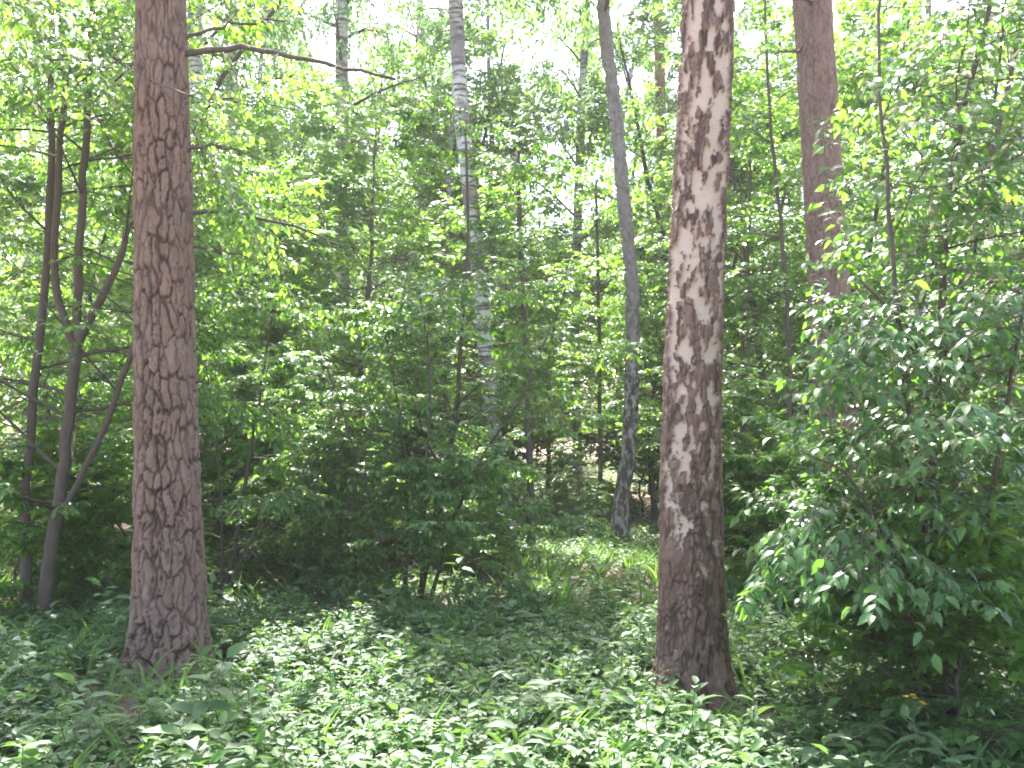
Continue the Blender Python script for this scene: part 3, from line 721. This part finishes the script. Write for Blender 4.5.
# --- the far wood, which reads as one mass
rng = rngf(77)
fl = [[], [], [], []]; fw = Geo()
for i in range(200):
    Y = rng.uniform(33, 58); x = rng.uniform(-1, 1) * (0.62 * Y + 8)
    px = 512 + F * x / Y
    T = TU[rng.integers(0, 3)] if i % 5 > 1 else TB[rng.integers(0, 2)]
    if i % 5 < 2 and 520 < px < 630: continue
    s = rng.uniform(0.9, 1.4) * (1.0 if i % 5 > 1 else 0.85); a = rng.uniform(0, 6.28)
    Rm = np.array([[math.cos(a), -math.sin(a), 0], [math.sin(a), math.cos(a), 0], [0, 0, 1]])
    base = np.array([x, Y, float(gz(x, Y))])
    sel = rng.random(len(T['L'][0])) < (0.27 if i % 5 > 1 else 0.6)
    fl[0].append(T['L'][0][sel] @ Rm.T * s + base); fl[1].append(T['L'][1][sel] @ Rm.T); fl[2].append(T['L'][2][sel] @ Rm.T); fl[3].append(T['L'][3][sel] * s * 1.7)
    tubes(fw, T['P'] @ Rm.T * s + base, T['R'] * s, 6)
fg = Geo(); add_leaves(fg, *[np.concatenate(a) for a in fl], near=False)
fo = link('far_woodland', fg.mesh('far_woodland', M_LITE)); fo['kind'] = 'stuff'; fo['label'] = 'far green woodland closing the view behind the trunks'; fo['category'] = 'woodland'
link('trunks', fw.mesh('far_trunks', M_STEM, True), fo)

# ------------------------------------------------------------------ fallen branches
def fallen(label, px, Y, ln, ang, r, seed):
    q = rngf(seed); b = gp(px, Y); t = thing('fallen_branch', label, 'branch', b)
    u = np.linspace(-0.5, 0.5, 12) * ln
    P = np.stack([np.cos(ang) * u, np.sin(ang) * u, 0 * u], 1) + q.normal(0, 0.02, (12, 3)); P = np.cumsum(np.vstack([P[:1], np.diff(P, axis=0) + 0 * P[1:]]), 0)
    P[:, 2] = gz(P[:, 0] + b[0], P[:, 1] + b[1]) - b[2] + r + np.abs(q.normal(0, .015, 12))
    Rr = np.linspace(r, r * 0.5, 12)
    g = Geo(); tubes(g, P[None], Rr[None], 7, True); link('bough', g.mesh('bough', M_STEM, True), t)
    Q, qr = sprout(q, P[None], Rr[None], 5, (0.3, 0.95), (35, 65), 0.5, 5, 0.0, 0.2, True, 0.45, 0.003)
    g = Geo(); tubes(g, Q, qr, 4); link('twigs', g.mesh('twigs', M_STEM, True), t)
fallen('dark fallen branch lying under the middle bush', 445, 10.2, 1.5, 0.2, 0.03, 1)
fallen('fallen branch on the bare soil before the pale leaning birch', 500, 11.6, 1.2, 2.6, 0.022, 2)
fallen('thin fallen branch in the herbs between the two big foreground trunks', 560, 8.3, 1.6, 0.6, 0.018, 3)
fallen('short fallen branch in the herbs right of the left pine foot', 275, 7.4, 1.0, 2.2, 0.018, 4)

# ------------------------------------------------------------------ ground cover
def herb_template(rng, h, nl, size):
    """a herb: bent stem with leaves in opposite pairs, largest near the top"""
    P = np.array([[0, 0, 0], [rng.normal(0, .02), rng.normal(0, .02), h * .5], [rng.normal(0, .05), rng.normal(0, .05), h]])
    t = np.linspace(0.3, 1, nl); a = np.repeat(np.arange((nl + 1) // 2) * 1.57, 2)[:nl] + np.tile([0, np.pi], nl)[:nl] + rng.normal(0, 0.3, nl)
    pos = np.stack([np.interp(t, [0, .5, 1], P[:, k]) for k in range(3)], 1)
    el = rng.normal(0.02, 0.25, nl) + 0.3 * t
    d = np.stack([np.cos(a) * np.cos(el), np.sin(a) * np.cos(el), np.sin(el)], 1)
    n = UP + rng.normal(0, 0.25, (nl, 3)) + 0.3 * d * [1, 1, 0]
    s = size * rng.uniform(0.7, 1.25, nl) * (0.75 + 0.4 * np.sin(t * 3))
    return P, pos, d, n, s
rng = rngf(91)
HT = [herb_template(rng, rng.uniform(0.09, 0.29), int(rng.integers(8, 17)), rng.uniform(0.045, 0.085)) for _ in range(24)]
HW = rng.uniform(0.65, 1.1, 24)
def herbs(n, ylo, yhi, scale, near, gl0, gl1, gs, dens):
    Yc = np.sqrt(rng.uniform(ylo ** 2, yhi ** 2, n)); x = rng.uniform(-1, 1, n) * (0.62 * Yc + 2.4)
    keep = rng.random(n) < dens(x, Yc)
    x, Yc = x[keep], Yc[keep]; z = gz(x, Yc); k = rng.integers(0, len(HT), len(x))
    for j, (P, pos, d, nn, s) in enumerate(HT):
        sel = k == j; m = sel.sum(); gl = gl1 if j % 3 == 0 else gl0
        if not m: continue
        a = rng.uniform(0, 6.28, m); sc = scale * rng.uniform(0.65, 1.3, m)
        Rm = np.zeros((m, 3, 3)); Rm[:, 0, 0] = np.cos(a); Rm[:, 0, 1] = -np.sin(a); Rm[:, 1, 0] = np.sin(a); Rm[:, 1, 1] = np.cos(a); Rm[:, 2, 2] = 1
        B = np.stack([x[sel], Yc[sel], z[sel]], 1)
        tr = lambda v: np.einsum('mij,kj->mki', Rm, v)
        add_leaves(gl, (tr(pos) * sc[:, None, None] + B[:, None]).reshape(-1, 3), tr(d).reshape(-1, 3), (tr(nn) + rng.normal(0, 0.12, (m, len(pos), 3))).reshape(-1, 3), (s[None] * sc[:, None]).ravel(), near, HW[j])
        if near:
            SP = tr(P) * sc[:, None, None] + B[:, None]
            tubes(gs, SP, np.full((m, 3), 0.0025), 3)
def dens_near(x, y):
    p = np.stack([x, y, 0 * x], -1)
    d = np.clip(0.75 + 1.1 * fbm(p / 1.1, 3, 4), 0.12, 1)
    for tx, ty in (gp(168, 6.9)[:2], gp(694, 6.3)[:2]):
        d = np.where(np.hypot((x - tx) / 0.5, (y - ty + 0.22) / 0.62) < 1, d * 0.12, d)
    return d
def dens_mid(x, y):
    p = np.stack([x, y, 0 * x], -1)
    d = np.clip(0.6 + 1.4 * fbm(p / 1.6, 3, 6), 0.03, 1)
    px = 512 + F * x / y
    d = np.where((px > 330) & (px < 520) & (y > 8.6) & (y < 12.5), d * 0.85, d)
    d = np.where((px > 462) & (px < 522) & (y > 8.6) & (y < 12.6), d * 0.1, d)
    d = np.where((px > 235) & (px < 355) & (y > 10) & (y < 13.5), d * 0.8, d)
    return np.where((np.abs(px - 585) < 70) & (y > 12.2), 1, d)
gl = Geo(); gl2 = Geo(); gs = Geo()
herbs(35000, 3.2, 8.6, 0.95, True, gl, gl2, gs, dens_near)
herbs(28000, 8.6, 17, 0.8, False, gl, gl2, gs, dens_mid)
herbs(9000, 17, 45, 1.9, False, gl, gl2, gs, lambda x, y: 0.8 + 0 * x)
# tufts of grass among the herbs
nt_ = 1000; Yc = np.sqrt(rng.uniform(3.3 ** 2, 13 ** 2, nt_)); x = rng.uniform(-1, 1, nt_) * (0.62 * Yc + 2.4)
nb = 9; a = rng.uniform(0, 6.28, (nt_, nb)); el = rng.uniform(0.6, 1.4, (nt_, nb))
bp = np.stack([x, Yc, gz(x, Yc)], 1)[:, None] + np.stack([np.cos(a), np.sin(a), 0 * a], -1) * 0.02
dd = np.stack([np.cos(a) * np.cos(el), np.sin(a) * np.cos(el), np.sin(el)], -1)
add_leaves(gl2, bp.reshape(-1, 3), dd.reshape(-1, 3), (UP - 0.2 * dd + rng.normal(0, .3, dd.shape)).reshape(-1, 3), rng.uniform(.18, .42, nt_ * nb), True, 0.10)
# a sparse broad-leaved species
herbs(1250, 3.2, 10, 1.5, True, gl, gl, gs, dens_near)
go = link('ground_cover', gl.mesh('ground_cover', M_HERB)); go['kind'] = 'stuff'; go['label'] = 'pale green leafy herbs covering the forest floor'; go['category'] = 'ground cover'
so = link('low_seedlings', gl2.mesh('low_seedlings', M_SEED)); so['kind'] = 'stuff'; so['label'] = 'fresh green seedlings mixed among the pale herbs'; so['category'] = 'ground cover'
link('stems', gs.mesh('herb_stems', M_HSTEM), go)

# fallen dry leaves
n = 13000
Yc = np.sqrt(rng.uniform(9, 400, n)); x = rng.uniform(-1, 1, n) * (0.62 * Yc + 2.4)
lt = Geo(); add_leaves(lt, np.stack([x, Yc, gz(x, Yc) + 0.012], 1), np.stack([rng.normal(size=n), rng.normal(size=n), rng.normal(0, .15, n)], 1), UP + rng.normal(0, .25, (n, 3)), rng.uniform(.04, .08, n), False, 1.2)
m = 1000; Yc = np.sqrt(rng.uniform(12, 300, m)); x = rng.uniform(-1, 1, m) * (0.62 * Yc + 2.4); a = rng.uniform(0, 6.28, m); ln = rng.uniform(0.15, 0.9, m)
tw = np.stack([np.stack([x + np.cos(a) * ln * u + rng.normal(0, .02, m), Yc + np.sin(a) * ln * u + rng.normal(0, .02, m)], 1) for u in (-.5, 0, .5)], 1)
tubes(lt, np.concatenate([tw, gz(tw[..., 0], tw[..., 1])[..., None] + 0.02], 2), np.full((m, 3), 1.0) * rng.uniform(.004, .014, (m, 1)) * [1, .9, .6], 5)
lo = link('leaf_litter', lt.mesh('leaf_litter', M_LIT)); lo['kind'] = 'stuff'; lo['label'] = 'dry brown fallen leaves on bare soil'; lo['category'] = 'leaf litter'

# a few taller herbs that stand out at the near edge
def single_herb(label, px, Y, h, nl, size, seed, flowers=False):
    r = rngf(seed); b = gp(px, Y)
    t = thing('herb', label, 'herb', b)
    P, pos, d, nn, s = herb_template(r, h, nl, size)
    g = Geo(); tubes(g, P[None], np.array([[0.004, 0.0035, 0.002]]), 5); link('stem', g.mesh('herb_stem', M_HSTEM), t)
    g = Geo(); add_leaves(g, pos, d, nn, s, True, 0.9); link('leaves', g.mesh('herb_leaves', M_HERB), t)
    if flowers:
        for k in range(5):
            g = Geo(); c = P[-1] + [r.normal(0, .05), r.normal(0, .04), r.uniform(0.0, .09)]
            tubes(g, np.array([P[-1] - [0, 0, .05], (P[-1] + c) / 2, c])[None], np.full((1, 3), 0.0015), 4)
            link('flower_stalk', g.mesh('flower_stalk', M_HSTEM), t)
            g = Geo(); a = np.arange(5) * 2 * np.pi / 5 + k
            add_leaves(g, np.repeat(c[None], 5, 0), np.stack([np.cos(a), np.sin(a), 0.35 + 0 * a], 1), np.repeat(UP[None], 5, 0), np.full(5, 0.017), True, 1.7)
            link('flower', g.mesh('flower', M_YEL), t)
single_herb('tall leafy herb at the lower edge below the foot of the old birch', 690, 5.0, 0.46, 16, 0.10, 1)
single_herb('tall leafy herb at the lower edge right of the old birch', 752, 4.9, 0.44, 14, 0.10, 2)
single_herb('tall leafy herb at the lower edge left of the old birch', 628, 5.1, 0.45, 16, 0.10, 3)
single_herb('tall pale herb before the foot of the left pine', 205, 5.9, 0.42, 14, 0.10, 4)
single_herb('herb with small yellow flowers at the lower right edge', 918, 4.7, 0.40, 12, 0.09, 5, True)

# ------------------------------------------------------------------ added thin volume: lifts the shadows in place of lens veil
VEIL = 0.0010
if VEIL:
    g = Geo(); x0, x1, y0, y1, z0, z1 = -95, 95, -45, 128, -2, 34
    V = [(x, y, z) for x in (x0, x1) for y in (y0, y1) for z in (z0, z1)]
    g.add(V, [[0, 1, 3, 2], [4, 6, 7, 5], [0, 4, 5, 1], [2, 3, 7, 6], [0, 2, 6, 4], [1, 5, 7, 3]])
    m, t, N, L = mat('veil_haze')
    pv = nd(t, 'ShaderNodeVolumePrincipled'); pv.inputs['Density'].default_value = VEIL
    pv.inputs['Color'].default_value = (0.95, 0.93, 0.93, 1); pv.inputs['Anisotropy'].default_value = 0.3
    o = nd(t, 'ShaderNodeOutputMaterial'); L.new(pv.outputs[0], o.inputs['Volume'])
    h = link('veil_haze', g.mesh('veil_haze', m)); h['kind'] = 'stuff'; h['label'] = 'thin pale volume added to lift the shadows like lens veil'; h['category'] = 'veil_haze'
